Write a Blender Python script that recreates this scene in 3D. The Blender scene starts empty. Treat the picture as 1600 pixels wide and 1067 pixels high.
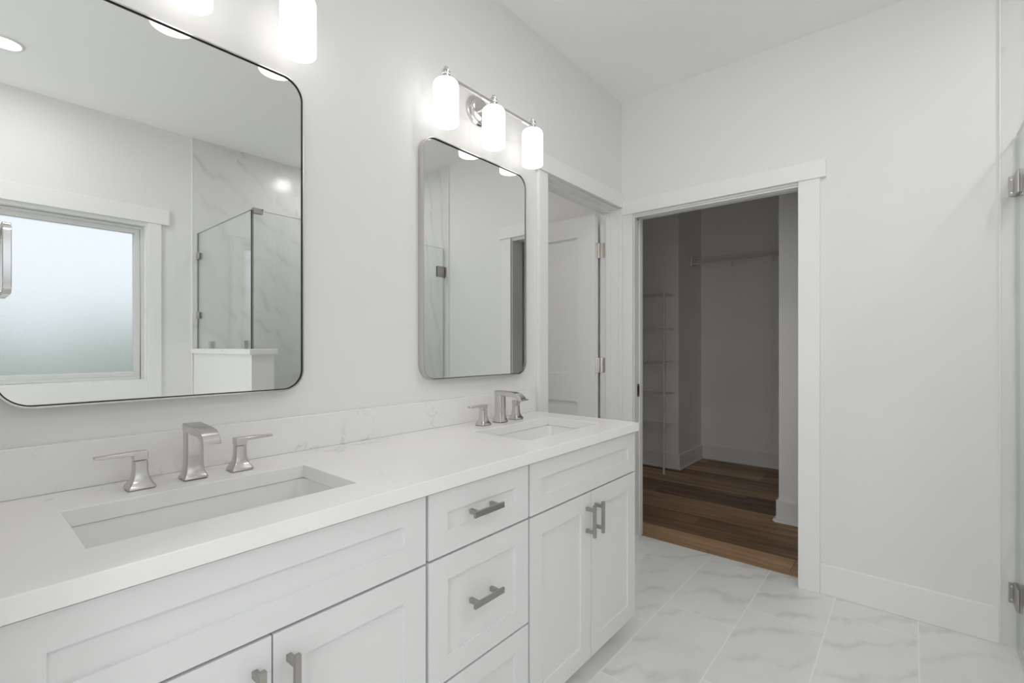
import bpy, bmesh, math, random
from mathutils import Vector, Matrix
random.seed(7)
SC = bpy.context.scene
COL = SC.collection

# ------------------------------------------------------------------ camera, world, exposure
cam_d = bpy.data.cameras.new('camera')
cam_d.sensor_width = 36.0
cam_d.lens = 743.0 / 1600.0 * 36.0
cam_d.shift_y = 8.1 / 1600.0
cam_d.clip_start = 0.02
cam = bpy.data.objects.new('camera', cam_d)
COL.objects.link(cam)
cam.location = (0.0, -1.41, 1.20)
cam.rotation_euler = (math.radians(90), 0, math.radians(40.09 - 90))
SC.camera = cam

SC.view_settings.view_transform = 'Standard'
SC.view_settings.look = 'None'
SC.view_settings.gamma = 1.0
SC.view_settings.use_curve_mapping = False
SC.view_settings.exposure = 0.0
SC.cycles.max_bounces = 14
SC.cycles.diffuse_bounces = 8
SC.cycles.glossy_bounces = 6
SC.cycles.transmission_bounces = 8
SC.cycles.transparent_max_bounces = 16
SC.cycles.sample_clamp_indirect = 6.0

W = bpy.data.worlds.new('sky')
SC.world = W
W.use_nodes = True
bg = W.node_tree.nodes['Background']
bg.inputs['Color'].default_value = (0.88, 0.92, 0.97, 1)
bg.inputs['Strength'].default_value = 1.38

LAMP_SHADE = 2.0      # opal glass shade glow
LAMP_BULB = 14.0       # bulb inside each shade
DOWNLIGHT = 132.0      # recessed ceiling lights, the mirrored one and the added ones
FILL_GLOW = 2.5        # daylit pane added at the near end to brighten the room

H = 2.743             # ceiling height
XF = 2.75             # far wall
YR = -2.714           # window wall
XN = -1.70            # near end of the room

# ------------------------------------------------------------------ materials
def new_mat(name):
    m = bpy.data.materials.new(name)
    m.use_nodes = True
    nt = m.node_tree
    for n in list(nt.nodes):
        nt.nodes.remove(n)
    out = nt.nodes.new('ShaderNodeOutputMaterial')
    return m, nt, out

class G:
    """small helper to write node maths"""
    def __init__(s, nt): s.nt = nt
    def n(s, t, **kw):
        nd = s.nt.nodes.new(t)
        for k, v in kw.items(): setattr(nd, k, v)
        return nd
    def set(s, sock, v):
        if isinstance(v, bpy.types.NodeSocket): s.nt.links.new(v, sock)
        else: sock.default_value = v
    def m(s, op, a, b=0.0, c=0.0):
        nd = s.n('ShaderNodeMath', operation=op)
        s.set(nd.inputs[0], a); s.set(nd.inputs[1], b); s.set(nd.inputs[2], c)
        return nd.outputs[0]
    def pos(s):
        g = s.n('ShaderNodeNewGeometry')
        x = s.n('ShaderNodeSeparateXYZ'); s.nt.links.new(g.outputs['Position'], x.inputs[0])
        return x.outputs[0], x.outputs[1], x.outputs[2], g.outputs['Position']
    def vec(s, x, y, z):
        c = s.n('ShaderNodeCombineXYZ')
        for i, v in enumerate((x, y, z)): s.set(c.inputs[i], v)
        return c.outputs[0]
    def noise(s, v, scale, detail=4.0, rough=0.5, dist=0.0, out='Fac'):
        nd = s.n('ShaderNodeTexNoise')
        s.set(nd.inputs['Vector'], v); nd.inputs['Scale'].default_value = scale
        nd.inputs['Detail'].default_value = detail; nd.inputs['Roughness'].default_value = rough
        nd.inputs['Distortion'].default_value = dist
        return nd.outputs[out]
    def white(s, v):
        nd = s.n('ShaderNodeTexWhiteNoise', noise_dimensions='3D'); s.set(nd.inputs['Vector'], v)
        return nd.outputs['Value'], nd.outputs['Color']
    def ramp(s, f, stops):
        nd = s.n('ShaderNodeValToRGB'); s.set(nd.inputs[0], f)
        e = nd.color_ramp.elements
        while len(e) < len(stops): e.new(0.5)
        for i, (p, c) in enumerate(stops):
            e[i].position = p; e[i].color = (c[0], c[1], c[2], 1) if isinstance(c, tuple) else (c, c, c, 1)
        return nd.outputs[0]
    def mix(s, f, a, b):
        nd = s.n('ShaderNodeMix', data_type='RGBA'); s.set(nd.inputs[0], f)
        for i, v in ((6, a), (7, b)):
            if isinstance(v, tuple): v = (v[0], v[1], v[2], 1)
            s.set(nd.inputs[i], v)
        return nd.outputs[2]
    def vadd(s, a, b):
        nd = s.n('ShaderNodeVectorMath', operation='ADD'); s.set(nd.inputs[0], a); s.set(nd.inputs[1], b)
        return nd.outputs[0]
    def vscale(s, a, k):
        nd = s.n('ShaderNodeVectorMath', operation='SCALE'); s.set(nd.inputs[0], a); nd.inputs['Scale'].default_value = k
        return nd.outputs[0]

def principled(name, color, rough=0.5, metal=0.0, spec=0.5, bump=None, coat=0.0):
    m, nt, out = new_mat(name)
    g = G(nt)
    p = g.n('ShaderNodeBsdfPrincipled')
    p.inputs['Base Color'].default_value = (*color, 1)
    p.inputs['Roughness'].default_value = rough
    p.inputs['Metallic'].default_value = metal
    p.inputs['Specular IOR Level'].default_value = spec
    p.inputs['Coat Weight'].default_value = coat
    if bump:
        _, _, _, P = g.pos()
        b = g.n('ShaderNodeBump'); b.inputs['Strength'].default_value = bump[1]; b.inputs['Distance'].default_value = 0.002
        nt.links.new(g.noise(P, bump[0], 3.0), b.inputs['Height'])
        nt.links.new(b.outputs[0], p.inputs['Normal'])
    nt.links.new(p.outputs[0], out.inputs[0])
    return m

def emissive(name, color, strength, mixdiff=0.0):
    m, nt, out = new_mat(name)
    g = G(nt)
    e = g.n('ShaderNodeEmission'); e.inputs[0].default_value = (*color, 1); e.inputs[1].default_value = strength
    nt.links.new(e.outputs[0], out.inputs[0])
    return m

def marble_color(g, V, tid, base, vein, amount, scale=1.0):
    """soft grey diagonal veins, shifted for every tile"""
    rv, rc = g.white(tid)
    Vt = g.vadd(V, g.vscale(rc, 17.0))
    warp = g.noise(Vt, 1.6 * scale, 4.0, 0.55, out='Color')
    Vw = g.vadd(Vt, g.vscale(warp, 0.40))
    w = g.n('ShaderNodeTexWave', wave_type='BANDS', bands_direction='DIAGONAL', wave_profile='SIN')
    g.set(w.inputs['Vector'], Vw); w.inputs['Scale'].default_value = 1.5 * scale
    w.inputs['Distortion'].default_value = 3.2; w.inputs['Detail'].default_value = 2.5
    w.inputs['Detail Scale'].default_value = 0.9
    v1 = g.ramp(w.outputs['Fac'], [(0.0, 1.0), (0.10, 0.35), (0.32, 0.0)])
    n1 = g.noise(Vw, 2.3 * scale, 5.0, 0.6)
    mask = g.ramp(n1, [(0.38, 0.0), (0.68, 1.0)])
    cloud = g.ramp(g.noise(Vw, 1.1 * scale, 5.0, 0.6), [(0.35, 0.0), (0.75, 0.4)])
    f = g.m('ADD', g.m('MULTIPLY', v1, mask), cloud)
    f = g.m('MULTIPLY', f, amount)
    f = g.m('MINIMUM', f, 1.0)
    return g.mix(f, base, vein)

def tile_mat(name, u_axis, v_axis, u0, v0, lu, lv, shift, base, vein, grout, amount, rough, gw=0.0022, skew=None):
    """tiles lu long (along u) and lv wide (along v), every row pushed on by `shift`"""
    m, nt, out = new_mat(name)
    g = G(nt)
    ax = g.pos()
    U, V, P = ax[u_axis], ax[v_axis], ax[3]
    r = g.m('DIVIDE', g.m('SUBTRACT', V, v0), lv)
    row = g.m('FLOOR', r)
    uu = g.m('DIVIDE', g.m('SUBTRACT', g.m('SUBTRACT', U, u0), g.m('MULTIPLY', row, shift)), lu)
    colm = g.m('FLOOR', uu)
    fu = g.m('MULTIPLY', g.m('SUBTRACT', 0.5, g.m('ABSOLUTE', g.m('SUBTRACT', g.m('FRACT', uu), 0.5))), lu)
    fv = g.m('MULTIPLY', g.m('SUBTRACT', 0.5, g.m('ABSOLUTE', g.m('SUBTRACT', g.m('FRACT', r), 0.5))), lv)
    d = g.m('MINIMUM', fu, fv)
    gm = g.m('LESS_THAN', d, gw)
    tid = g.vec(row, colm, 3.7)
    if skew:
        mp = g.n('ShaderNodeMapping'); g.set(mp.inputs['Vector'], P); mp.inputs['Rotation'].default_value = skew[0]; mp.inputs['Scale'].default_value = skew[1]
        VV = mp.outputs[0]
    else:
        VV = P
    c = marble_color(g, VV, tid, base, vein, amount)
    c = g.mix(gm, c, grout)
    p = g.n('ShaderNodeBsdfPrincipled')
    nt.links.new(c, p.inputs['Base Color'])
    g.set(p.inputs['Roughness'], g.m('ADD', g.m('MULTIPLY', gm, 0.5), rough))
    b = g.n('ShaderNodeBump'); b.inputs['Strength'].default_value = 0.3; b.inputs['Distance'].default_value = 0.001
    b.invert = True
    nt.links.new(gm, b.inputs['Height']); nt.links.new(b.outputs[0], p.inputs['Normal'])
    nt.links.new(p.outputs[0], out.inputs[0])
    return m

def quartz_mat():
    m, nt, out = new_mat('white_quartz')
    g = G(nt)
    P = g.pos()[3]
    warp = g.noise(P, 5.0, 3.0, 0.6, out='Color')
    Vw = g.vadd(P, g.vscale(warp, 0.20))
    n = g.noise(Vw, 7.0, 4.0, 0.62)
    v = g.m('ABSOLUTE', g.m('SUBTRACT', n, 0.5))
    line = g.ramp(v, [(0.0, 1.0), (0.010, 0.55), (0.026, 0.0)])
    mask = g.ramp(g.noise(P, 3.1, 3.0, 0.55), [(0.55, 0.0), (0.70, 1.0)])
    f = g.m('MULTIPLY', line, mask)
    cl = g.ramp(g.noise(P, 2.0, 4.0, 0.6), [(0.3, 0.0), (0.8, 0.12)])
    f = g.m('MINIMUM', g.m('ADD', g.m('MULTIPLY', f, 0.55), cl), 1.0)
    c = g.mix(f, (0.885, 0.876, 0.866), (0.46, 0.46, 0.48))
    p = g.n('ShaderNodeBsdfPrincipled')
    nt.links.new(c, p.inputs['Base Color'])
    p.inputs['Roughness'].default_value = 0.16
    p.inputs['Specular IOR Level'].default_value = 0.45
    nt.links.new(p.outputs[0], out.inputs[0])
    return m

def wood_mat():
    m, nt, out = new_mat('brown_wood_plank')
    g = G(nt)
    X, Y, Z, P = g.pos()
    pw, pl = 0.178, 1.22
    r = g.m('DIVIDE', g.m('SUBTRACT', X, 2.895), pw)
    row = g.m('FLOOR', r)
    rr, _ = g.white(g.vec(row, 1.3, 0.2))
    yy = g.m('DIVIDE', g.m('ADD', Y, g.m('MULTIPLY', rr, 3.0)), pl)
    colm = g.m('FLOOR', yy)
    fx = g.m('MULTIPLY', g.m('SUBTRACT', 0.5, g.m('ABSOLUTE', g.m('SUBTRACT', g.m('FRACT', r), 0.5))), pw)
    fy = g.m('MULTIPLY', g.m('SUBTRACT', 0.5, g.m('ABSOLUTE', g.m('SUBTRACT', g.m('FRACT', yy), 0.5))), pl)
    seam = g.m('LESS_THAN', g.m('MINIMUM', fx, fy), 0.0011)
    tone, tc = g.white(g.vec(row, colm, 5.0))
    off = g.m('MULTIPLY', tone, 31.0)
    V = g.vec(g.m('MULTIPLY', X, 16.0), g.m('ADD', g.m('MULTIPLY', Y, 1.1), off), off)
    grain = g.noise(V, 1.0, 7.0, 0.62, 0.6)
    V2 = g.vec(g.m('MULTIPLY', X, 60.0), g.m('ADD', g.m('MULTIPLY', Y, 2.0), off), off)
    fine = g.noise(V2, 1.0, 4.0, 0.6)
    f = g.m('ADD', g.m('MULTIPLY', grain, 0.75), g.m('MULTIPLY', fine, 0.25))
    f = g.m('ADD', f, g.m('MULTIPLY', g.m('SUBTRACT', tone, 0.5), 0.34))
    c = g.ramp(f, [(0.30, (0.125, 0.066, 0.032)), (0.50, (0.33, 0.192, 0.098)), (0.72, (0.58, 0.375, 0.215))])
    c = g.mix(seam, c, (0.03, 0.015, 0.008))
    p = g.n('ShaderNodeBsdfPrincipled')
    nt.links.new(c, p.inputs['Base Color']); p.inputs['Roughness'].default_value = 0.45
    nt.links.new(p.outputs[0], out.inputs[0])
    return m

def metal_mat(name, color, rough, aniso=0.0):
    m, nt, out = new_mat(name)
    g = G(nt)
    X, Y, Z, P = g.pos()
    p = g.n('ShaderNodeBsdfPrincipled')
    p.inputs['Base Color'].default_value = (*color, 1)
    p.inputs['Metallic'].default_value = 1.0
    n = g.noise(g.vec(g.m('MULTIPLY', X, 60.0), g.m('MULTIPLY', Y, 60.0), g.m('MULTIPLY', Z, 900.0)), 1.0, 2.0)
    g.set(p.inputs['Roughness'], g.m('ADD', g.m('MULTIPLY', n, 0.03), rough - 0.015))
    nt.links.new(p.outputs[0], out.inputs[0])
    return m

def clear_glass():
    """thin clear pane: straight-through light with a Fresnel reflection"""
    m, nt, out = new_mat('clear_shower_glass')
    g = G(nt)
    t = g.n('ShaderNodeBsdfTransparent'); t.inputs[0].default_value = (0.968, 0.982, 0.974, 1)
    s = g.n('ShaderNodeBsdfGlossy'); s.inputs['Roughness'].default_value = 0.0; s.inputs[0].default_value = (1, 1, 1, 1)
    fr = g.n('ShaderNodeFresnel')
    bf = g.n('ShaderNodeNewGeometry').outputs['Backfacing']
    g.set(fr.inputs[0], g.m('ADD', 1.45, g.m('MULTIPLY', bf, 1 / 1.45 - 1.45)))     # same reflection on both faces
    mx = g.n('ShaderNodeMixShader')
    nt.links.new(fr.outputs[0], mx.inputs[0]); nt.links.new(t.outputs[0], mx.inputs[1]); nt.links.new(s.outputs[0], mx.inputs[2])
    nt.links.new(mx.outputs[0], out.inputs[0])
    return m

def frosted_glass():
    m, nt, out = new_mat('frosted_window_glass')
    g = G(nt)
    P = g.pos()[3]
    p = g.n('ShaderNodeBsdfPrincipled')
    p.inputs['Base Color'].default_value = (0.96, 0.98, 1.0, 1)
    p.inputs['Transmission Weight'].default_value = 1.0
    p.inputs['Roughness'].default_value = 0.42
    p.inputs['IOR'].default_value = 1.35
    b = g.n('ShaderNodeBump'); b.inputs['Strength'].default_value = 0.6; b.inputs['Distance'].default_value = 0.002
    nt.links.new(g.noise(P, 160.0, 2.0), b.inputs['Height'])
    nt.links.new(b.outputs[0], p.inputs['Normal'])
    nt.links.new(p.outputs[0], out.inputs[0])
    return m

M = {}
M['wall'] = principled('white_wall_paint', (0.825, 0.822, 0.812), 0.62, bump=(90.0, 0.04))
M['closet'] = principled('closet_paint_lightened', (0.92, 0.915, 0.90), 0.62)  # the white wall paint, lightened in place of light reaching the closet
M['ceil'] = principled('white_ceiling_paint', (0.94, 0.936, 0.925), 0.75)
M['trim'] = principled('white_trim_paint', (0.87, 0.868, 0.86), 0.34)
M['cab'] = principled('white_cabinet_paint', (0.755, 0.76, 0.762), 0.36)
M['nickel'] = metal_mat('brushed_nickel', (0.63, 0.605, 0.58), 0.21)
M['nickel_dark'] = metal_mat('brushed_nickel_pull', (0.42, 0.40, 0.375), 0.30)
M['nickel_bright'] = metal_mat('polished_nickel', (0.74, 0.72, 0.70), 0.16)
M['mirror'] = principled('mirror_silver', (0.785, 0.80, 0.785), 0.0, 1.0)
M['porcelain'] = principled('white_porcelain', (0.84, 0.84, 0.83), 0.08, spec=0.6)
M['quartz'] = quartz_mat()
M['rubber'] = principled('black_rubber', (0.02, 0.02, 0.02), 0.6)
M['wire'] = principled('white_coated_wire', (0.78, 0.78, 0.77), 0.4)
M['plastic'] = principled('white_plastic', (0.80, 0.80, 0.79), 0.4)
M['wood'] = wood_mat()
M['floor'] = tile_mat('marble_floor_tile', 0, 1, 1.965, -0.528, 0.612, 0.3005, -0.202, (0.83, 0.828, 0.818), (0.56, 0.553, 0.545), (0.90, 0.90, 0.89), 0.62, 0.30,
                      skew=((0, 0, 0.45), (1.3, 2.6, 1.0)))
WT = dict(base=(0.77, 0.77, 0.76), vein=(0.50, 0.495, 0.485), grout=(0.70, 0.70, 0.69), amount=0.5, rough=0.2)
M['tile_back'] = tile_mat('marble_shower_tile', 2, 0, 0.475, 1.167, 0.605, 0.300, -0.203, WT['base'], WT['vein'], WT['grout'], WT['amount'], WT['rough'], 0.0012,
                          skew=((0, 0.45, 0), (2.6, 1.0, 1.2)))
M['tile_side'] = tile_mat('marble_shower_tile_side', 2, 1, 0.59, -1.99, 0.605, 0.306, 0.203, WT['base'], WT['vein'], WT['grout'], WT['amount'], WT['rough'], 0.0012,
                          skew=((0.45, 0, 0), (1.0, 2.6, 1.2)))
M['glass'] = clear_glass()
M['glass_edge'] = principled('dark_glass_edge', (0.10, 0.125, 0.115), 0.15)
M['door_edge'] = principled('green_glass_edge', (0.38, 0.43, 0.40), 0.15)
M['frost'] = frosted_glass()
M['vinyl'] = principled('white_vinyl', (0.74, 0.74, 0.73), 0.4)
M['shade'] = emissive('lit_opal_glass', (1.0, 0.985, 0.96), LAMP_SHADE)
M['bulb'] = emissive('lit_bulb', (1.0, 0.975, 0.94), LAMP_BULB)
M['lens'] = emissive('lit_downlight_lens', (1.0, 0.985, 0.96), DOWNLIGHT)
M['fill'] = emissive('fill_light_pane', (0.97, 0.985, 1.0), FILL_GLOW)  # glowing pane of the added window behind the camera
M['leaf'] = principled('hedge_green', (0.50, 0.54, 0.48), 0.8)
M['soil'] = principled('lawn_green', (0.52, 0.53, 0.48), 0.9)
M['dark'] = principled('painted_gap_shade', (0.03, 0.03, 0.03), 0.7)  # near-black painted where gaps and recesses lie in shade

# ------------------------------------------------------------------ mesh builder
class MB:
    def __init__(s): s.v = []; s.f = []; s.mi = []
    def add(s, vs, fs, mi=0):
        o = len(s.v)
        s.v += [tuple(v) for v in vs]
        for f in fs:
            s.f.append(tuple(i + o for i in f)); s.mi.append(mi)
        return s
    def box(s, x0, x1, y0, y1, z0, z1, mi=0):
        x0, x1 = min(x0, x1), max(x0, x1); y0, y1 = min(y0, y1), max(y0, y1); z0, z1 = min(z0, z1), max(z0, z1)
        vs = [(x0, y0, z0), (x1, y0, z0), (x1, y1, z0), (x0, y1, z0), (x0, y0, z1), (x1, y0, z1), (x1, y1, z1), (x0, y1, z1)]
        fs = [(0, 3, 2, 1), (4, 5, 6, 7), (0, 1, 5, 4), (1, 2, 6, 5), (2, 3, 7, 6), (3, 0, 4, 7)]
        return s.add(vs, fs, mi)
    def loft(s, loops, cap0=True, cap1=True, mi=0):
        n = len(loops[0]); vs = [p for l in loops for p in l]; fs = []
        for k in range(len(loops) - 1):
            for i in range(n):
                j = (i + 1) % n
                fs.append((k * n + i, k * n + j, (k + 1) * n + j, (k + 1) * n + i))
        if cap0: fs.append(tuple(reversed(range(n))))
        if cap1: fs.append(tuple((len(loops) - 1) * n + i for i in range(n)))
        return s.add(vs, fs, mi)
    def prism(s, poly, axis, a, b, mi=0):
        """poly: 2D points in the two axes left over (in x,y,z order)"""
        def P(p, t):
            q = [0, 0, 0]; r = [i for i in range(3) if i != axis]
            q[r[0]], q[r[1]], q[axis] = p[0], p[1], t
            return tuple(q)
        return s.loft([[P(p, a) for p in poly], [P(p, b) for p in poly]], mi=mi)
    def lathe(s, prof, c=(0, 0, 0), axis=2, n=32, mi=0, caps=True):
        loops = []
        for r, h in prof:
            l = []
            for i in range(n):
                t = 2 * math.pi * i / n
                a, b = r * math.cos(t), r * math.sin(t)
                q = (a, b, h) if axis == 2 else ((a, h, b) if axis == 1 else (h, a, b))
                l.append((c[0] + q[0], c[1] + q[1], c[2] + q[2]))
            loops.append(l)
        return s.loft(loops, caps, caps, mi)
    def tube(s, pts, r, n=8, mi=0, closed=False):
        pts = [Vector(p) for p in pts]; loops = []; N = len(pts)
        ref = Vector((0, 0, 1))
        d0 = (pts[1] - pts[0]).normalized()
        if abs(d0.dot(ref)) > 0.9: ref = Vector((1, 0, 0))
        for k, p in enumerate(pts):
            if closed: d = pts[(k + 1) % N] - pts[k - 1]
            else: d = pts[min(k + 1, N - 1)] - pts[max(k - 1, 0)]
            d.normalize()
            u = ref.cross(d)
            if u.length < 1e-4: u = Vector((0, 1, 0)).cross(d)
            u.normalize(); w = d.cross(u)
            loops.append([tuple(p + u * (r * math.cos(2 * math.pi * i / n)) + w * (r * math.sin(2 * math.pi * i / n))) for i in range(n)])
        if closed:
            loops.append(loops[0]); return s.loft(loops, False, False, mi)
        return s.loft(loops, mi=mi)
    def build(s, name, mat, parent=None, base=(0, 0, 0), bevel=0.0, smooth=None, seg=2):
        me = bpy.data.meshes.new(name)
        me.from_pydata([(v[0] - base[0], v[1] - base[1], v[2] - base[2]) for v in s.v], [], s.f)
        mats = mat if isinstance(mat, (list, tuple)) else [mat]
        for m in mats: me.materials.append(m)
        for p, mi in zip(me.polygons, s.mi): p.material_index = mi
        bm = bmesh.new(); bm.from_mesh(me)
        bmesh.ops.remove_doubles(bm, verts=bm.verts, dist=1e-6)
        bmesh.ops.recalc_face_normals(bm, faces=bm.faces)
        bm.to_mesh(me); bm.free()
        if smooth:
            for p in me.polygons: p.use_smooth = True
            me.set_sharp_from_angle(angle=math.radians(smooth))
        o = bpy.data.objects.new(name, me)
        COL.objects.link(o)
        if parent is not None: o.parent = parent
        else: o.location = base
        if bevel:
            b = o.modifiers.new('bevel', 'BEVEL'); b.width = bevel; b.segments = seg; b.limit_method = 'ANGLE'
            b.angle_limit = math.radians(40); b.harden_normals = False
        return o

def tag(o, label=None, cat=None, group=None, kind=None):
    if label: o['label'] = label
    if cat: o['category'] = cat
    if group: o['group'] = group
    if kind: o['kind'] = kind
    return o

def thing(name, label, cat, base, group=None):
    o = bpy.data.objects.new(name, None)
    o.empty_display_size = 0.05
    COL.objects.link(o); o.location = base
    return tag(o, label, cat, group)

def struct(mb, name, mat, label=None, bevel=0.0, parent=None, base=(0, 0, 0), cat=None, smooth=None):
    o = mb.build(name, mat, parent, base, bevel, smooth)
    if parent is None: tag(o, label, cat, None, 'structure')
    return o

def copy_tree(src, loc, label, group=None):
    c = src.copy(); COL.objects.link(c); c.location = loc; c['label'] = label
    if group: c['group'] = group
    for ch in list(src.children):
        k = ch.copy(); COL.objects.link(k); k.parent = c
        for g2 in list(ch.children):
            q = g2.copy(); COL.objects.link(q); q.parent = k
    return c

def rrect(x0, x1, z0, z1, r, n=8):
    pts = []
    for cx, cz, a0 in ((x1 - r, z1 - r, 0), (x0 + r, z1 - r, 90), (x0 + r, z0 + r, 180), (x1 - r, z0 + r, 270)):
        for i in range(n + 1):
            t = math.radians(a0 + 90.0 * i / n)
            pts.append((cx + r * math.cos(t), cz + r * math.sin(t)))
    return pts

# ------------------------------------------------------------------ room shell
WT_ = 0.12
XC0, XCB, YC1 = 2.87, 5.248, 1.30      # closet: start, back wall, left side
YC0 = -1.75                            # closet right side
# floors
struct(MB().box(XN, 2.845, YR, 1.95, -0.10, 0.0), 'floor', M['floor'], 'pale marble-look tile floor', cat='floor')
struct(MB().box(2.845, XCB + 0.12, YC0 - 0.1, YC1 + 0.1, -0.10, 0.0), 'floor_closet', M['wood'], 'brown wood plank floor of the closet', cat='floor')
struct(MB().box(XN - 0.12, XCB + 0.12, YR - 0.14, 1.95, H, H + 0.10), 'ceiling', M['ceil'], 'flat white ceiling', cat='ceiling')
# vanity wall with the doorway to the side room
OL, OR_, OT = 1.939, 2.712, 2.060      # clear opening of that doorway
mb = MB()
mb.box(-0.115, OL - 0.018, 0.0, 0.13, 0, H)
mb.box(OL - 0.018, OR_ + 0.018, 0.0, 0.13, OT + 0.018, H)
mb.box(OR_ + 0.018, XF, 0.0, 0.13, 0, H)
struct(mb, 'wall_left', M['wall'], 'white wall behind the vanity and mirrors', cat='wall')
# stub wall at the near end of the vanity, carrying the towel ring
struct(MB().box(-0.115, 0.0, -0.64, 0.0, 0, H), 'wall_stub', M['wall'], 'short white wall closing the near end of the vanity', cat='wall')
struct(MB().box(XN, -0.115, 0.0, 0.13, 0, H), 'wall_alcove', M['wall'], 'white wall beyond the near end of the vanity', cat='wall')
NY0, NY1, NZ0, NZ1 = -2.42, -0.40, 0.35, 2.50       # opening for the added light window in the near end wall
mb = MB()
mb.box(XN - 0.12, XN, YR - 0.14, NY0, 0, H); mb.box(XN - 0.12, XN, NY1, 0.13, 0, H)
mb.box(XN - 0.12, XN, NY0, NY1, 0, NZ0); mb.box(XN - 0.12, XN, NY0, NY1, NZ1, H)
struct(mb, 'wall_near', M['wall'], 'white wall at the near end of the bathroom', cat='wall')
# far wall with the pocket door opening to the closet
CL, CR, CT = -0.089, -0.971, 2.012
mb = MB()
mb.box(XF, 2.786, CL + 0.014, 0.80, 0, CT + 0.016)
mb.box(2.834, XC0, CL + 0.014, 0.80, 0, CT + 0.016)
mb.box(XF, XC0, 0.80, 1.95, 0, CT + 0.016)
mb.box(XF, XC0, YR, CR - 0.016, 0, CT + 0.016)
mb.box(XF, XC0, YR, 1.95, CT + 0.016, H)
struct(mb, 'wall_far', M['wall'], 'white far wall with the closet doorway', cat='wall')
# window wall
WX0, WX1, WZ0, WZ1 = -0.78, 0.902, 0.962, 2.052
mb = MB()
mb.box(XN, WX0, YR - 0.14, YR, 0, H); mb.box(WX1, XC0, YR - 0.14, YR, 0, H)
mb.box(WX0, WX1, YR - 0.14, YR, 0, WZ0); mb.box(WX0, WX1, YR - 0.14, YR, WZ1, H)
struct(mb, 'wall_right', M['wall'], 'white wall with the frosted window, seen in the mirror', cat='wall')
# side room behind the hinged door
mb = MB()
mb.box(1.05, 1.17, 0.13, 1.95, 0, H); mb.box(1.05, XC0, 1.95, 2.07, 0, H)
struct(mb, 'wall_side_room', M['wall'], 'white walls of the side room behind the open door', cat='wall')
# closet walls
mb = MB()
mb.box(4.602, XCB + 0.12, 0.335, YC1, 0, H)
struct(mb, 'wall_closet_corner', M['closet'], 'wall corner jutting into the closet beside the wire shelves', cat='wall')
struct(MB().box(XCB, XCB + 0.12, YC0, 0.335, 0, H), 'wall_closet_back', M['closet'], 'back wall of the closet under the hanging shelf', cat='wall')
struct(MB().box(3.687, 3.807, YC0, -0.707, 0, H), 'wall_closet_partition', M['closet'], 'short partition wall at the right inside the closet', cat='wall')
mb = MB(); mb.box(XC0, 4.602, YC1, YC1 + 0.12, 0, H); mb.box(XC0, XCB + 0.12, YC0 - 0.12, YC0, 0, H)
struct(mb, 'wall_closet_sides', M['closet'], 'side walls of the closet', cat='wall')

# shower tile, applied in front of the two walls
struct(MB().box(1.167, XF - 0.010, YR, YR + 0.010, 0, H), 'wall_shower_back', M['tile_back'], 'marble tile on the shower back wall, seen in the mirror', cat='wall tile')
struct(MB().box(XF - 0.010, XF, YR, -1.683, 0, H), 'wall_shower_side', M['tile_side'], 'narrow strip of marble tile beside the far wall, edging the shower', cat='wall tile')
mb = MB(); mb.box(XF - 0.012, XF, -1.683, -1.679, 0, H)
struct(mb, 'trim_tile_edge', M['trim'], 'thin white strip edging the marble shower tile', cat='trim')
mb = MB(); mb.box(1.163, 1.167, YR, YR + 0.012, 0, H)
struct(mb, 'trim_tile_edge_window_side', M['trim'], 'thin strip edging the shower tile by the window', cat='trim')

# baseboards
BH = 0.146
def baseboard(name, boxes, label, shoe=()):
    mb = MB()
    for b in boxes: mb.box(*b, 0, BH)
    o = struct(mb, name, M['trim'], label, 0.003, cat='baseboard')
    if shoe:
        s = MB()
        for b in shoe: s.box(*b, 0, 0.019)
        s.build('shoe_moulding', M['trim'], o, bevel=0.006)
    return o
baseboard('baseboard_far', [(XF - 0.015, XF, -1.679, -1.066)], 'white baseboard between the closet casing and the shower tile')
baseboard('baseboard_right', [(XN, 1.163, YR, YR + 0.015)], 'white baseboard under the window')
baseboard('baseboard_closet_back', [(XCB - 0.015, XCB, YC0, 0.320)], 'white baseboard along the closet back wall',
          [(XCB - 0.033, XCB - 0.015, YC0, 0.320)])
baseboard('baseboard_closet_corner', [(4.587, 4.602, 0.335, YC1), (4.587, XCB - 0.015, 0.320, 0.335)], 'white baseboard wrapping the closet wall corner below the wire shelves',
          [(4.569, 4.587, 0.320, YC1), (4.569, XCB - 0.033, 0.302, 0.320)])
baseboard('baseboard_closet_partition', [(3.672, 3.687, YC0, -0.692), (3.687, 3.807, -0.707, -0.692)], 'white baseboard on the partition at the closet right side',
          [(3.654, 3.672, YC0, -0.692), (3.654, 3.807, -0.692, -0.674)])
baseboard('baseboard_closet_inside', [(XC0, XC0 + 0.015, YC0, CR - 0.06), (XC0, 4.587, YC1 - 0.015, YC1)], 'white baseboard on the near closet walls')

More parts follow.
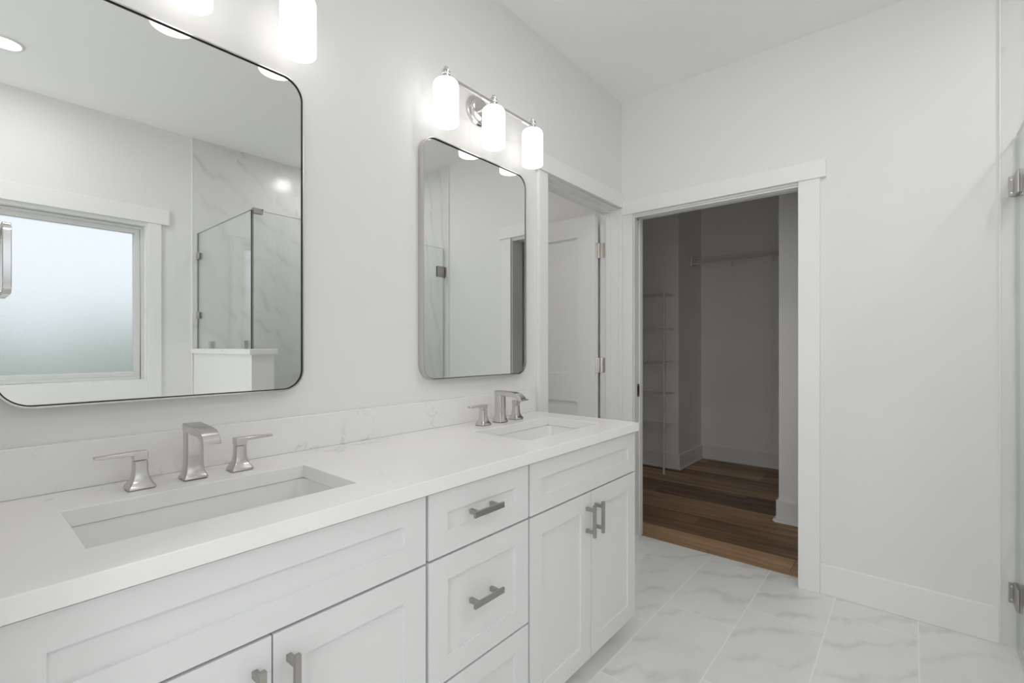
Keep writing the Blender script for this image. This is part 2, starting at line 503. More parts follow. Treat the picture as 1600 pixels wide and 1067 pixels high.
# closet doorway casing and jambs
mb = MB()
mb.box(XF - 0.018, XF, CR - 0.095, CR - 0.004, 0, 2.022)
mb.box(XF - 0.018, XF, CL + 0.004, -0.019, 0, 2.022)
mb.box(XF - 0.026, XF, CR - 0.120, -0.002, 2.022, 2.108)
struct(mb, 'trim_closet_casing', M['trim'], 'flat white casing framing the closet doorway', 0.0015, cat='door casing')
mb = MB()
mb.box(XF, 2.790, CL, CL + 0.014, 0, CT); mb.box(2.830, XC0, CL, CL + 0.014, 0, CT)        # split jamb, pocket between
mb.box(XF, XC0, CR - 0.016, CR, 0, CT)
mb.box(XF, 2.790, CR - 0.016, CL + 0.014, CT, CT + 0.016); mb.box(2.830, XC0, CR - 0.016, CL + 0.014, CT, CT + 0.016)
mb.box(XF + 0.004, 2.764, CR, CL, CT - 0.010, CT)
struct(mb, 'trim_closet_jamb', M['trim'], 'white split jamb of the closet pocket doorway', 0.001, cat='door jamb')
# pocket door slid into the wall
d2 = struct(MB().box(2.792, 2.828, CL + 0.006, 0.79, 0.012, CT - 0.012), 'door_2', M['trim'], 'white pocket door slid into the wall, only its edge showing', 0.0015, cat='pocket door')
mb = MB(); mb.box(2.795, 2.825, CL + 0.002, CL + 0.006, 0.885, 0.965); mb.build('edge_pull', M['nickel'], d2)
mb = MB(); mb.box(2.803, 2.818, CL + 0.001, CL + 0.0025, 0.898, 0.952); mb.build('pull_recess_shade', M['dark'], d2)  # flat dark block standing in for shade inside the pull's recess
mb = MB(); mb.box(2.776, 2.812, CL - 0.016, CL + 0.001, 0.0, 0.018); mb.build('floor_guide', M['plastic'], d2, bevel=0.003)

# casing of the doorway in the vanity wall
mb = MB()
mb.box(1.862, OL - 0.004, -0.018, 0, 0.0, 2.066)
mb.box(OR_ + 0.005, XF, -0.018, 0, 0.0, 2.066)
mb.box(1.838, XF, -0.026, 0, 2.066, 2.152)
struct(mb, 'trim_door_casing', M['trim'], 'flat white casing around the doorway right of the vanity', 0.0015, cat='door casing')
mb = MB()
mb.box(OL - 0.018, OL, 0, 0.13, 0, OT); mb.box(OR_, OR_ + 0.018, 0, 0.13, 0, OT); mb.box(OL - 0.018, OR_ + 0.018, 0, 0.13, OT, OT + 0.018)
mb.box(OL, OL + 0.010, 0.050, 0.085, 0, OT); mb.box(OR_ - 0.010, OR_, 0.050, 0.085, 0, OT); mb.box(OL + 0.01, OR_ - 0.01, 0.050, 0.085, OT - 0.010, OT)
struct(mb, 'trim_door_jamb', M['trim'], 'white jamb with door stop lining the doorway right of the vanity', 0.001, cat='door jamb')

# hinged door swung open into the side room
DX0, DX1, DY0, DY1, DT = 2.662, 2.697, 0.137, 0.900, 2.045
def shaker(mb, u0, u1, z0, z1, panels, put, depth=0.006):
    """put(u0,u1,z0,z1,recess): adds a block; frame members around recessed panels"""
    us = [u0] + sorted({p[0] for p in panels} | {p[1] for p in panels}) + [u1]
    put(u0, panels[0][0], z0, z1, 0); put(panels[0][1], u1, z0, z1, 0)
    zs = sorted(panels, key=lambda p: p[2]); zp = z0
    for p in zs:
        put(p[0], p[1], zp, p[2], 0); put(p[0], p[1], p[2], p[3], depth); zp = p[3]
    put(zs[0][0], zs[0][1], zp, z1, 0)
mb = MB()
def put(a, b, c, d, r): mb.box(DX0 + r, DX1 - r, a, b, c, d)
shaker(mb, DY0, DY1, 0.012, DT, [(DY0 + 0.135, DY1 - 0.135, 1.020, 1.915), (DY0 + 0.135, DY1 - 0.135, 0.24, 0.840)], put, 0.011)
d1 = struct(mb, 'door_1', M['trim'], 'white two panel door standing open right of the vanity', 0.0, cat='door')
for zc in (1.818, 1.082, 0.25):
    h = MB()
    h.box(DX1 - 0.032, DX1 + 0.001, DY0 - 0.0025, DY0, zc - 0.047, zc + 0.047)
    h.box(OR_ - 0.0025, OR_ - 0.0001, 0.094, 0.1295, zc - 0.047, zc + 0.047)
    for k in range(5):
        h.lathe([(0.0065, -0.047 + k * 0.0188 + 0.0006), (0.0065, -0.047 + (k + 1) * 0.0188 - 0.0006)], (2.7035, 0.1345, zc), n=14)
    h.lathe([(0.004, -0.049), (0.004, 0.049)], (2.7035, 0.1345, zc), n=12)
    for sy, sz in ((0.103, 0.030), (0.112, 0.0), (0.103, -0.030)):
        h.lathe([(0.0040, -0.0010), (0.0028, -0.0032)], (OR_ - 0.0015, sy, zc + sz), axis=0, n=10)
    h.build('hinge', M['nickel'], d1, smooth=40)

# window: casing, vinyl frame, frosted pane
mb = MB()
mb.box(WX1 - 0.004, 0.975, YR, YR + 0.018, 0.85, WZ1 + 0.01); mb.box(WX0 - 0.073, WX0 + 0.004, YR, YR + 0.018, 0.85, WZ1 + 0.01)
mb.box(WX0 - 0.118, 1.021, YR, YR + 0.026, WZ1 + 0.01, 2.168)
mb.box(WX0 + 0.004, WX1 - 0.004, YR, YR + 0.018, 0.85, WZ0 + 0.004)
struct(mb, 'trim_window_casing', M['trim'], 'flat white casing around the frosted window', 0.0015, cat='window casing')
w1 = MB()
def ring(mb, x0, x1, z0, z1, t, y0, y1):
    mb.box(x0, x0 + t, y0, y1, z0, z1); mb.box(x1 - t, x1, y0, y1, z0, z1)
    mb.box(x0 + t, x1 - t, y0, y1, z0, z0 + t); mb.box(x0 + t, x1 - t, y0, y1, z1 - t, z1)
ring(w1, WX0, WX1, WZ0, WZ1, 0.012, YR - 0.14, YR - 0.001)
w1 = struct(w1, 'window_1', M['trim'], 'frosted bathroom window, seen only in the large near mirror', 0.0, cat='window')
f = MB(); ring(f, WX0 + 0.012, WX1 - 0.012, WZ0 + 0.012, WZ1 - 0.012, 0.020, YR - 0.13, YR - 0.055)
ring(f, WX0 + 0.032, WX1 - 0.032, WZ0 + 0.032, WZ1 - 0.032, 0.030, YR - 0.12, YR - 0.072)
f.build('window_frame', M['vinyl'], w1, bevel=0.002)
MB().box(WX0 + 0.055, WX1 - 0.055, YR - 0.100, YR - 0.094, WZ0 + 0.055, WZ1 - 0.055).build('pane', M['frost'], w1)

# glowing window added behind the camera to brighten the room
w2 = MB()
for a, b_, c, d in ((NY0, NY0 + .05, NZ0, NZ1), (NY1 - .05, NY1, NZ0, NZ1), (NY0 + .05, NY1 - .05, NZ0, NZ0 + .05), (NY0 + .05, NY1 - .05, NZ1 - .05, NZ1), ((NY0 + NY1) / 2 - .02, (NY0 + NY1) / 2 + .02, NZ0 + .05, NZ1 - .05)):
    w2.box(XN - 0.115, XN - 0.01, a, b_, c, d)
w2 = struct(w2, 'fill_window', M['vinyl'], 'wide daylit pane added in the near end wall to brighten the room', cat='window')
for a, b_ in ((NY0 + .05, (NY0 + NY1) / 2 - .02), ((NY0 + NY1) / 2 + .02, NY1 - .05)):
    MB().box(XN - 0.070, XN - 0.064, a, b_, NZ0 + .05, NZ1 - .05).build('pane', M['fill'], w2)
mb = MB()
mb.box(XN, XN + .018, NY0 - .09, NY0, NZ0 - .09, NZ1); mb.box(XN, XN + .018, NY1, NY1 + .09, NZ0 - .09, NZ1)
mb.box(XN, XN + .018, NY0, NY1, NZ0 - .09, NZ0); mb.box(XN, XN + .024, NY0 - .11, NY1 + .11, NZ1, NZ1 + .09)
struct(mb, 'trim_fill_window_casing', M['trim'], 'flat white casing around the added near end window', cat='window casing')

# outdoors behind the window: lawn and a hedge
struct(MB().box(-14, 14, -16, YR - 0.14, -0.45, -0.30), 'ground_outside', M['soil'], 'lawn outside the window', cat='lawn')
hb = MB()
for i in range(60):
    cx = -8 + i * 0.27 + random.uniform(-.1, .1); cy = -7.2 + random.uniform(-.35, .35)
    hgt = 1.45 + random.uniform(-.25, .25); r = 0.45 + random.uniform(-.1, .15)
    hb.lathe([(r * .7, -0.30), (r, 0.2), (r * .95, hgt * .6), (r * .6, hgt * .93), (r * .15, hgt * 1.02)], (cx, cy, 0), n=9)
tag(hb.build('hedge', M['leaf'], smooth=60), 'blurred green hedge outside the frosted window', 'hedge', None, 'stuff')

# shower pony wall with cap
PX0, PX1, PYF = 1.173, 1.304, -1.664
pw = struct(MB().box(PX0, PX1, YR + 0.010, PYF, 0, 1.152), 'wall_pony', M['wall'], 'low white half wall at the shower end, seen in the mirror', cat='half wall')
MB().box(PX0 - 0.018, PX1 + 0.018, YR + 0.010, PYF + 0.018, 1.152, 1.186).build('wall_cap', M['quartz'], pw, bevel=0.004)

# ------------------------------------------------------------------ vanity
YF = -0.543           # face of the doors
CT_Z, CT_B = 0.890, 0.856
def panel_front(name, x0, x1, z0, z1, fr, parent, base, frz=None):
    mb = MB()
    def put(a, b, c, d, r): mb.box(a, b, YF + r, YF + 0.019, c, d)
    frz = frz or fr
    shaker(mb, x0, x1, z0, z1, [(x0 + fr, x1 - fr, z0 + frz, z1 - frz)], put)
    return mb.build(name, M['cab'], parent, base)

def pull(parent, base, x, z, vertical):
    mb = MB(); L, hc, y1 = 0.0555, 0.038, YF - 0.032
    if vertical:
        mb.box(x - 0.0055, x + 0.0055, y1 - 0.006, y1 + 0.004, z - L, z + L)
        for s in (-1, 1): mb.box(x - 0.005, x + 0.005, y1 + 0.003, YF, z + s * hc - 0.006, z + s * hc + 0.006)
    else:
        mb.box(x - L, x + L, y1 - 0.003, y1 + 0.004, z - 0.0075, z + 0.0075)
        for s in (-1, 1): mb.box(x + s * hc - 0.005, x + s * hc + 0.005, y1 + 0.003, YF, z - 0.006, z + 0.006)
    return mb.build('pull_handle', M['nickel_dark'], parent, base, bevel=0.0008)

def carcase(name, x0, x1, parent, base):
    mb = MB(); t = 0.016
    yb, yf = -0.004, YF + 0.0205
    mb.box(x0, x0 + t, yf, yb, 0.104, 0.855); mb.box(x1 - t, x1, yf, yb, 0.104, 0.855)
    mb.box(x0 + t, x1 - t, yf, yb, 0.104, 0.104 + t); mb.box(x0 + t, x1 - t, yb - 0.006, yb, 0.12, 0.855)
    mb.box(x0 + t, x1 - t, yf, yf + 0.02, 0.826, 0.855); mb.box(x0 + t, x1 - t, yf, yf + 0.02, 0.67, 0.71)
    mb.box(x0, x1, -0.46, -0.445, 0.0, 0.104)
    mb.box(x0, x0 + t, -0.445, yb, 0.0, 0.104); mb.box(x1 - t, x1, -0.445, yb, 0.0, 0.104)
    return mb.build(name, M['cab'], parent, base)

def sink_cabinet(x0, x1, label):
    b = ((x0 + x1) / 2, -0.27, 0.0)
    t = thing('sink_cabinet', label, 'cabinet', b, 'vanity sink cabinets')
    carcase('body', x0 - 0.002, x1 + 0.002, t, b)
    panel_front('drawer_front', x0 + 0.002, x1 - 0.002, 0.695, 0.851, 0.060, t, b, 0.052)
    xm = (x0 + x1) / 2
    for a, c, hx in ((x0 + 0.002, xm - 0.0015, xm - 0.030), (xm + 0.0015, x1 - 0.002, xm + 0.029)):
        d = panel_front('door', a, c, 0.106, 0.689, 0.062, t, b)
        pull(d, b, hx, 0.599, True)
    return t
sink_cabinet(0.022, 0.720, 'white double door sink cabinet under the near basin')
sink_cabinet(1.111, 1.812, 'white double door sink cabinet under the far basin beside the doorway')
bb = (0.9155, -0.27, 0.0)
t = thing('drawer_cabinet', 'white three drawer cabinet standing between the two sink cabinets', 'cabinet', bb)
carcase('body', 0.7235, 1.1075, t, bb)
for z0, z1, zh in ((0.696, 0.851, 0.779), (0.388, 0.690, 0.551), (0.106, 0.382, 0.260)):
    d = panel_front('drawer', 0.727, 1.104, z0, z1, 0.060, t, bb, 0.054 if z1 - z0 < .2 else 0.058)
    pull(d, bb, 0.903, zh, False)

# countertop with two cut-outs
xs = [0.003, 0.138, 0.603, 1.235, 1.700, 1.825]; ys = [-0.555, -0.440, -0.185, -0.001]
def solid(i, j): return 0 <= i < 5 and 0 <= j < 3 and not (j == 1 and i in (1, 3))
mb = MB()
for i in range(5):
    for j in range(3):
        if not solid(i, j): continue
        a, b, c, d = xs[i], xs[i + 1], ys[j], ys[j + 1]
        mb.add([(a, c, CT_Z), (b, c, CT_Z), (b, d, CT_Z), (a, d, CT_Z)], [(0, 1, 2, 3)])
        mb.add([(a, c, CT_B), (b, c, CT_B), (b, d, CT_B), (a, d, CT_B)], [(3, 2, 1, 0)])
        for (di, dj, p, q) in ((-1, 0, (a, d), (a, c)), (1, 0, (b, c), (b, d)), (0, -1, (a, c), (b, c)), (0, 1, (b, d), (a, d))):
            if not solid(i + di, j + dj):
                mb.add([(*p, CT_B), (*q, CT_B), (*q, CT_Z), (*p, CT_Z)], [(0, 1, 2, 3)])
o = mb.build('countertop', M['quartz'], None, (0.91, -0.27, CT_B), bevel=0.0018)
tag(o, 'long white quartz countertop with two cut-outs on the vanity cabinets', 'countertop')
o = MB().box(0.003, 1.825, -0.020, -0.001, CT_Z + 0.0003, 0.993).build('backsplash', M['quartz'], None, (0.91, -0.01, CT_Z), bevel=0.0015)
tag(o, 'low white quartz backsplash strip along the wall behind the taps', 'backsplash')

# undermount sinks
def sink(x0, x1, label):
    y0, y1 = -0.440, -0.185
    b = ((x0 + x1) / 2, (y0 + y1) / 2, 0.70)
    t = thing('undermount_sink', label, 'sink', b, 'undermount sinks in the countertop')
    def lp(e, z, r): return [(p[0], p[1], z) for p in rrect(x0 - e, x1 + e, y0 - e, y1 + e, r, 6)]
    inner = [lp(0.020, CT_B - 0.0008, 0.03), lp(0.0035, CT_B - 0.0008, 0.03), lp(0.003, CT_B - 0.004, 0.03), lp(-0.004, 0.80, 0.035), lp(-0.012, 0.745, 0.04), lp(-0.022, 0.727, 0.04), lp(-0.045, 0.717, 0.03), lp(-0.10, 0.712, 0.02)]
    outer = [lp(-0.09, 0.700, 0.02), lp(-0.01, 0.706, 0.04), lp(0.006, 0.74, 0.04), lp(0.014, CT_B - 0.014, 0.03), lp(0.020, CT_B - 0.012, 0.03)]
    mb = MB(); mb.loft(list(reversed(inner)) , True, False); mb.loft(outer, True, False)
    n = len(inner[0])
    mb.loft([outer[-1], inner[0]], False, False)
    mb.build('basin', M['porcelain'], t, b, smooth=50)
    dr = MB(); dr.lathe([(0.0, 0.7125), (0.020, 0.7125), (0.024, 0.7145), (0.031, 0.7145), (0.032, 0.7115)], (b[0], b[1], 0), n=24, caps=False)
    dr.build('drain', M['nickel'], t, b, smooth=40)
    return t
sink(0.138, 0.603, 'white rectangular undermount sink below the large near mirror')
sink(1.235, 1.700, 'white rectangular undermount sink below the smaller far mirror')

# faucets
def square_loop(cx, cy, sx, sy, z, r=0.004):
    return [(cx + p[0], cy + p[1], z) for p in rrect(-sx / 2, sx / 2, -sy / 2, sy / 2, min(r, sx * .3), 3)]
def faucet(xc, label):
    yc, z0 = -0.111, CT_Z
    b = (xc, yc, z0)
    t = thing('faucet', label, 'faucet', b, 'widespread faucets')
    mb = MB()
    fl = [(0.050, .0465, 0.0015), (.050, .0465, .0055), (.0475, .044, .0085), (.042, .0395, .014), (.0375, .0355, .022), (.0350, .0340, .032), (.034, .0335, .05), (.034, .0335, .122)]
    mb.loft([square_loop(xc, yc, a, c, z0 + h) for a, c, h in fl])
    # arched spout, side profile in (y, z)
    top = [(0.0165, 0.112), (0.0165, 0.1265), (0.012, 0.130), (-0.060, 0.1275)]
    arc = [(-0.082, 0.1262), (-0.098, 0.1230), (-0.111, 0.1165), (-0.121, 0.1070), (-0.1265, 0.0955)]
    und = [(-0.113, 0.0945), (-0.105, 0.1010), (-0.095, 0.1065), (-0.082, 0.1095), (-0.017, 0.1105)]
    poly = [(yc + p[0], z0 + p[1]) for p in top + arc + und]
    sp = MB(); 
    mb.prism(poly, 0, xc - 0.018, xc + 0.018)
    mb.build('spout', M['nickel'], t, b, bevel=0.0016, smooth=35)
    MB().loft([square_loop(xc, yc, .0475, .0440, z0 + .0002), square_loop(xc, yc, .0475, .0440, z0 + .0016)]).build('spout_gasket', M['rubber'], t, b)
    for s in (-1, 1):
        hx = xc + s * 0.1015
        h = MB()
        fh = [(0.0500, .0465, 0.0015), (.0500, .0465, .0055), (.0475, .0440, .0085), (.0405, .0375, .0130), (.0340, .0320, .0190), (.0290, .0280, .0270), (.0260, .0255, .038), (.0250, .0248, .0605)]
        h.loft([square_loop(hx, yc, a, c, z0 + q) for a, c, q in fh])
        hb_ = h.build('valve_pedestal', M['nickel'], t, b, smooth=35)
        MB().loft([square_loop(hx, yc, .0475, .0440, z0 + .0002), square_loop(hx, yc, .0475, .0440, z0 + .0016)]).build('gasket', M['rubber'], hb_, b)
        lv = MB()
        e0, e1 = hx - s * 0.0127, hx + s * 0.078
        k0 = hx + s * 0.0127
        poly = [(e0, z0 + .0625), (k0, z0 + .0625), (k0 + s * .001, z0 + .0728), (e1 - s * .002, z0 + .0738), (e1, z0 + .0750), (e1, z0 + .0785), (e1 - s * .002, z0 + .0800), (k0, z0 + .0815), (e0, z0 + .0815)]
        loops = []
        for w, yy in ((1, -0.0127), (1, 0.0127)):
            loops.append([(p[0], yc + yy * (1.0 if abs(p[0] - hx) < 0.02 else 0.62), p[1]) for p in poly])
        lv.loft(loops)
        lv.build('lever', M['nickel'], hb_, b, bevel=0.0014, smooth=35)
    return t
faucet(0.3745, 'brushed nickel faucet with two lever handles at the near sink')
faucet(1.4675, 'brushed nickel faucet with two lever handles at the far sink by the doorway')

# ------------------------------------------------------------------ mirrors
def mirror(x0, x1, z0, z1, label, turn=0.0):
    xc = (x0 + x1) / 2
    b = (xc, 0.0, z0)
    t = thing('wall_mirror', label, 'mirror', b, 'framed vanity mirrors')
    def RR(e): return rrect(x0 + e, x1 - e, z0 + e, z1 - e, 0.060 - e, 14)
    yb, yf, ym = -0.001, -0.031, -0.0255
    def L(p, y): return [(q[0], y, q[1]) for q in p]
    mb = MB(); mb.loft([L(RR(0), yb), L(RR(0), yf), L(RR(.0038), yf), L(RR(.0038), yb), L(RR(0), yb)], False, False)
    mb.build('frame', M['nickel'], t, b, smooth=35)
    mb = MB(); mb.loft([L(RR(.0039), ym + .006), L(RR(.0039), ym - .0015), L(RR(.0062), ym - .0015), L(RR(.0062), ym + .006), L(RR(.0039), ym + .006)], False, False)  # dark ring painted as the shadow gap between frame and glass
    tag(mb.build('gap_shade_ring', M['dark'], t, b, smooth=35), 'thin black ring painted for the shadow gap inside the frame')
    gl = MB(); gi = RR(.0063)
    tn = math.tan(math.radians(turn))
    def LT(p, y): return [(q[0], y - (q[0] - xc) * tn, q[1]) for q in p]
    gl.loft([LT(gi, ym), LT(gi, ym + 0.004)])
    gl.build('mirror_glass', M['mirror'], t, b)
    return t
mirror(0.056, 0.681, 1.073, 1.982, 'large near wall mirror with rounded corners reflecting the frosted window')
mirror(1.131, 1.743, 1.073, 1.992, 'smaller looking far wall mirror between the near mirror and the doorway', 0.25)

# ------------------------------------------------------------------ vanity lights
def vanity_light(xc, label):
    zb, yb = 2.197, -0.095
    b = (xc, 0.0, zb)
    t = thing('vanity_light', label, 'wall lamp', b, 'three shade vanity lights')
    mb = MB(); mb.lathe([(0.064, -0.001), (0.064, -0.006), (0.060, -0.011), (0.050, -0.012), (0.048, -0.020), (0.043, -0.024), (0.030, -0.0255), (0.0, -0.026)], (xc, 0, zb), axis=1, n=48)
    mb.build('backplate', M['nickel_bright'], t, b, smooth=35)
    mb = MB(); mb.tube([(xc, -0.024, zb - 0.004), (xc, yb + 0.005, zb)], 0.0065, 14); mb.build('arm', M['nickel_bright'], t, b, smooth=40)
    MB().box(xc - 0.262, xc + 0.262, yb - 0.006, yb + 0.006, zb - 0.006, zb + 0.006).build('bar', M['nickel_bright'], t, b, bevel=0.001)
    for k in (-1, 0, 1):
        x = xc + k * 0.261
        hd = MB(); hd.lathe([(0.010, 2.168), (0.0165, 2.170), (0.0165, 2.185), (0.013, 2.187), (0.013, 2.203), (0.0165, 2.204), (0.0165, 2.208), (0.0145, 2.209), (0.0145, 2.213), (0.0165, 2.214), (0.0165, 2.217), (0.009, 2.219), (0.009, 2.226), (0.0085, 2.230), (0.004, 2.233)], (x, yb, 0), n=28)
        hd.build('lamp_holder', M['nickel_bright'], t, b, smooth=35)
        R = 0.0475; zt, z0 = 2.1815, 2.020
        pr = [(R - 0.0035, z0 + .001), (R - 0.001, z0), (R, z0 + .002), (R, zt - 0.020), (R - 0.003, zt - 0.010), (R - 0.010, zt - 0.003), (R - 0.020, zt), (0.018, zt)]
        pi = [(0.018, zt - 0.004), (R - 0.021, zt - 0.004), (R - 0.012, zt - 0.008), (R - 0.0055, zt - 0.020), (R - 0.0035, z0 + .001)]
        sh = MB(); sh.lathe(pr + pi, (x, yb, 0), n=40, caps=False)
        so = sh.build('lamp_shade', M['shade'], t, b, smooth=50)
        bu = MB(); bu.lathe([(0.010, 2.172), (0.013, 2.160), (0.016, 2.145), (0.026, 2.120), (0.030, 2.098), (0.027, 2.078), (0.017, 2.066), (0.004, 2.062)], (x, yb, 0), n=24)
        bu.build('light_bulb', M['bulb'], so, b, smooth=60)
    return t
vanity_light(0.3720, 'three shade nickel vanity light above the large near mirror, cut by the picture top')
vanity_light(1.4450, 'three shade nickel vanity light above the far mirror by the doorway')

# ------------------------------------------------------------------ recessed ceiling lights: the mirrored one, then added ones
def downlight(x, y, label):
    b = (x, y, H)
    t = thing('recessed_ceiling_light', label, 'ceiling light', b, 'round recessed ceiling lights')
    mb = MB(); mb.lathe([(0.060, -0.0005), (0.074, -0.0005), (0.074, -0.004), (0.070, -0.007), (0.060, -0.008), (0.060, -0.0005)], b, n=40, caps=False)
    mb.build('trim_ring', M['plastic'], t, b, smooth=35)
    mb = MB(); mb.lathe([(0.0, -0.005), (0.0595, -0.005), (0.0595, -0.001)], b, n=40, caps=False)
    mb.build('lens', M['lens'], t, b)
    return t
downlight(0.188, -2.160, 'round recessed ceiling light mirrored at the upper left of the near mirror')
downlight(1.45, -1.05, 'added round recessed ceiling light over the bathroom walkway')  # added out of view to raise the room's brightness
downlight(-0.95, -1.20, 'added round recessed ceiling light at the near end of the bathroom')  # unseen extra light behind the camera, added as fill
downlight(2.05, -2.20, 'added round recessed ceiling light over the shower')  # unseen light added above the shower as fill
downlight(1.95, 1.05, 'added round recessed ceiling light in the side room')  # unseen light added to brighten the room behind the door

# ------------------------------------------------------------------ towel ring
b = (0.0, -0.29, 1.385)
t = thing('towel_ring', 'brushed nickel towel ring at the left picture edge, in front of the near mirror', 'towel ring', b)
mb = MB(); mb.box(0.0005, 0.008, -0.312, -0.268, 1.362, 1.406); mb.box(0.008, 0.060, -0.298, -0.282, 1.376, 1.3915)
mb.build('mount', M['nickel_bright'], t, b, bevel=0.002)
oi = rrect(-0.360, -0.220, 1.281, 1.3915, 0.016, 6); ii = rrect(-0.3545, -0.2255, 1.2865, 1.386, 0.0105, 6)
mb = MB(); x0, x1 = 0.0535, 0.0635
L = lambda p, x: [(x, q[0], q[1]) for q in p]
mb.loft([L(oi, x0), L(oi, x1), L(ii, x1), L(ii, x0), L(oi, x0)], False, False)
mb.build('ring', M['nickel_bright'], t, b, bevel=0.001, smooth=35)

# ------------------------------------------------------------------ shower enclosure
GZ = 2.040
YG = -1.731
def glass_box(x0, x1, y0, y1, z0, z1, thin):
    """pane: big faces clear, edges dark"""
    mb = MB()
    vs = [(x0, y0, z0), (x1, y0, z0), (x1, y1, z0), (x0, y1, z0), (x0, y0, z1), (x1, y0, z1), (x1, y1, z1), (x0, y1, z1)]
    fs = [(0, 3, 2, 1), (4, 5, 6, 7), (0, 1, 5, 4), (1, 2, 6, 5), (2, 3, 7, 6), (3, 0, 4, 7)]
    big = {1: (2, 4), 0: (3, 5)}[thin]
    for k, f in enumerate(fs): mb.add(vs, [f], 0 if k in big else 1)
    return mb
GM = [M['glass'], M['glass_edge']]
# hinged door
b = (XF - 0.02, YG, 0.0)
t = thing('shower_door', 'clear glass shower door hinged on the tiled strip at the right edge', 'shower door', b)
glass_box(2.000, 2.728, YG - 0.005, YG + 0.005, 0.014, GZ, 1).build('glass_panel', [M['glass'], M['door_edge']], t, b)
for zc in (1.840, 0.218):
    mb = MB()
    mb.box(2.7335, 2.7398, YG - 0.028, YG + 0.026, zc - 0.040, zc + 0.040)      # wall plate
    mb.box(2.655, 2.7335, YG + 0.0052, YG + 0.0125, zc - 0.045, zc + 0.045)
    mb.box(2.655, 2.7335, YG - 0.0125, YG - 0.0052, zc - 0.045, zc + 0.045)
    mb.box(2.7285, 2.7335, YG - 0.0125, YG + 0.0125, zc - 0.028, zc + 0.028)
    hg = mb.build('hinge', M['nickel_dark'], t, b, bevel=0.0012)
    sc = MB()
    for dy in (0.017,):
        for dz in (-0.026, 0.026):
            sc.lathe([(0.0045, 0.0), (0.0040, -0.0016), (0.0020, -0.0018), (0.0018, -0.0005)], (2.7335, YG + dy, zc + dz), axis=0, n=14)
    sc.build('screws', M['nickel_bright'], hg, b)
mb = MB()
for s in (-1, 1):
    mb.tube([(2.06, YG + s * 0.0055, 0.98), (2.06, YG + s * 0.050, 0.98), (2.06, YG + s * 0.055, 0.985), (2.06, YG + s * 0.055, 1.185), (2.06, YG + s * 0.050, 1.19), (2.06, YG + s * 0.0055, 1.19)], 0.008, 12)
mb.build('handle', M['nickel'], t, b, smooth=50)
MB().box(2.004, 2.726, YG - 0.004, YG + 0.004, 0.001, 0.0138).build('bottom_seal', M['plastic'], t, b)
# fixed front panel
b = (1.6, YG, 0.0)
t = thing('shower_panel', 'clear fixed glass panel facing the vanity, mirrored above the half wall', 'glass panel', b)
g1 = MB()
px = [(1.208, 1.1865), (1.3235, 1.1865), (1.3235, 0.004), (1.994, 0.004), (1.994, GZ), (1.208, GZ)]
n = len(px)
y0, y1 = YG - 0.005, YG + 0.005
vs = [(p[0], y0, p[1]) for p in px] + [(p[0], y1, p[1]) for p in px]
g1.add(vs, [(0, 1, 4, 5), (1, 2, 3, 4)], 0); g1.add(vs, [(n + 5, n + 4, n + 1, n), (n + 4, n + 3, n + 2, n + 1)], 0)
for i in range(n):
    j = (i + 1) % n; g1.add(vs, [(i, n + i, n + j, j)], 1)
g1.build('glass_panel', GM, t, b)
cl = MB(); cl.box(1.205, 1.262, YG - 0.014, YG - 0.0052, GZ - 0.022, GZ + 0.010); cl.box(1.205, 1.262, YG + 0.0052, YG + 0.014, GZ - 0.022, GZ + 0.010); cl.box(1.205, 1.262, YG - 0.014, YG + 0.014, GZ + 0.0005, GZ + 0.010)
cl.build('clamp', M['nickel'], t, b, bevel=0.001)
# return panel on the half wall
b = (1.2, -2.2, 1.186)
t = thing('shower_panel', 'clear glass return panel on the half wall next to the window wall', 'glass panel', b)
xg = 1.2015
glass_box(xg - 0.005, xg + 0.005, YR + 0.012, YG - 0.006, 1.1868, GZ, 0).build('glass_panel', GM, t, b)
for zc in (1.870, 1.432):
    cl = MB()
    for s in (-1, 1): cl.box(xg + s * 0.0052, xg + s * 0.013, YR + 0.0105, YR + 0.058, zc - 0.024, zc + 0.024)
    cl.build('clamp', M['nickel'], t, b, bevel=0.001)
for yc in (-2.42, -1.84):
    cl = MB()
    for s in (-1, 1): cl.box(xg + s * 0.0052, xg + s * 0.013, yc - 0.024, yc + 0.024, 1.187, 1.238)
    cl.build('clamp', M['nickel'], t, b, bevel=0.001)

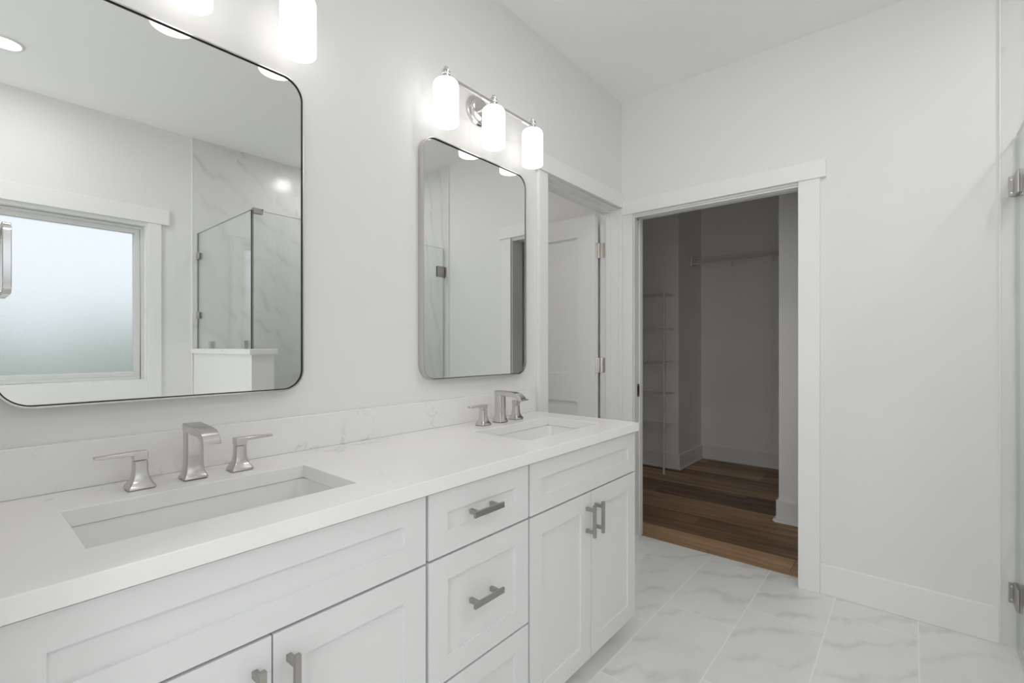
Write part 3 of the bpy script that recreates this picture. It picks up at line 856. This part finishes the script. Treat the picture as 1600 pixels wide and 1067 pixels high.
# ------------------------------------------------------------------ closet fittings
def wire_deck(mb, x_front, x_back, y0, y1, z, lip=0.030, pitch=0.0254):
    """ventilated wire shelf: long rails plus cross wires bent down over the front"""
    for x in (x_front, (x_front + x_back) / 2, x_back): mb.tube([(x, y0, z), (x, y1, z)], 0.0030, 6)
    mb.tube([(x_front, y0, z - lip), (x_front, y1, z - lip)], 0.0030, 6)
    n = int((y1 - y0) / pitch)
    for i in range(n + 1):
        y = y0 + i * pitch
        mb.tube([(x_back, y, z + 0.003), (x_front - 0.003, y, z + 0.003), (x_front - 0.003, y, z - lip)], 0.0016, 4)
b = (4.46, 0.80, 0.0)
t = thing('wire_shelf_unit', 'white five tier wire shelf unit on a slim pole inside the closet', 'shelf unit', b)
MB().lathe([(0.0105, 0.0), (0.0105, 0.004), (0.0095, 0.006), (0.0095, 1.735), (0.005, 1.740)], (4.343, 0.378, 0), n=14).build('pole', M['wire'], t, b, smooth=40)
for z in (1.704, 1.372, 1.053, 0.746, 0.439):
    mb = MB(); wire_deck(mb, 4.352, 4.596, 0.372, 1.280, z)
    s = mb.build('wire_shelf', M['wire'], t, b, smooth=60)
    mb = MB(); mb.box(4.338, 4.362, 0.3805, 0.396, z - 0.036, z + 0.006); mb.build('clip', M['plastic'], s, b, bevel=0.002)
    for yc in (0.41, 1.11):
        MB().box(4.588, 4.6018, yc - 0.01, yc + 0.01, z - 0.012, z + 0.010).build('wall_clip', M['plastic'], s, b)
b = (5.1, -0.6, 2.09)
t = thing('wire_closet_shelf', 'long white wire hanging shelf across the closet back wall', 'shelf', b)
mb = MB(); wire_deck(mb, 4.945, 5.238, -1.735, 0.325, 2.100, 0.045)
mb.tube([(4.935, -1.735, 2.048), (4.935, 0.325, 2.048)], 0.0075, 8)
mb.build('wire_shelf', M['wire'], t, b, smooth=60)
mb = MB(); mb.box(4.915, 5.035, 0.318, 0.3348, 2.028, 2.122); mb.build('end_bracket', M['plastic'], t, b, bevel=0.004)
for y in (0.02, -0.36, -0.95):
    mb = MB(); mb.box(5.222, 5.2478, y - 0.008, y + 0.008, 2.040, 2.108); mb.build('wall_clip', M['plastic'], t, b, bevel=0.002)
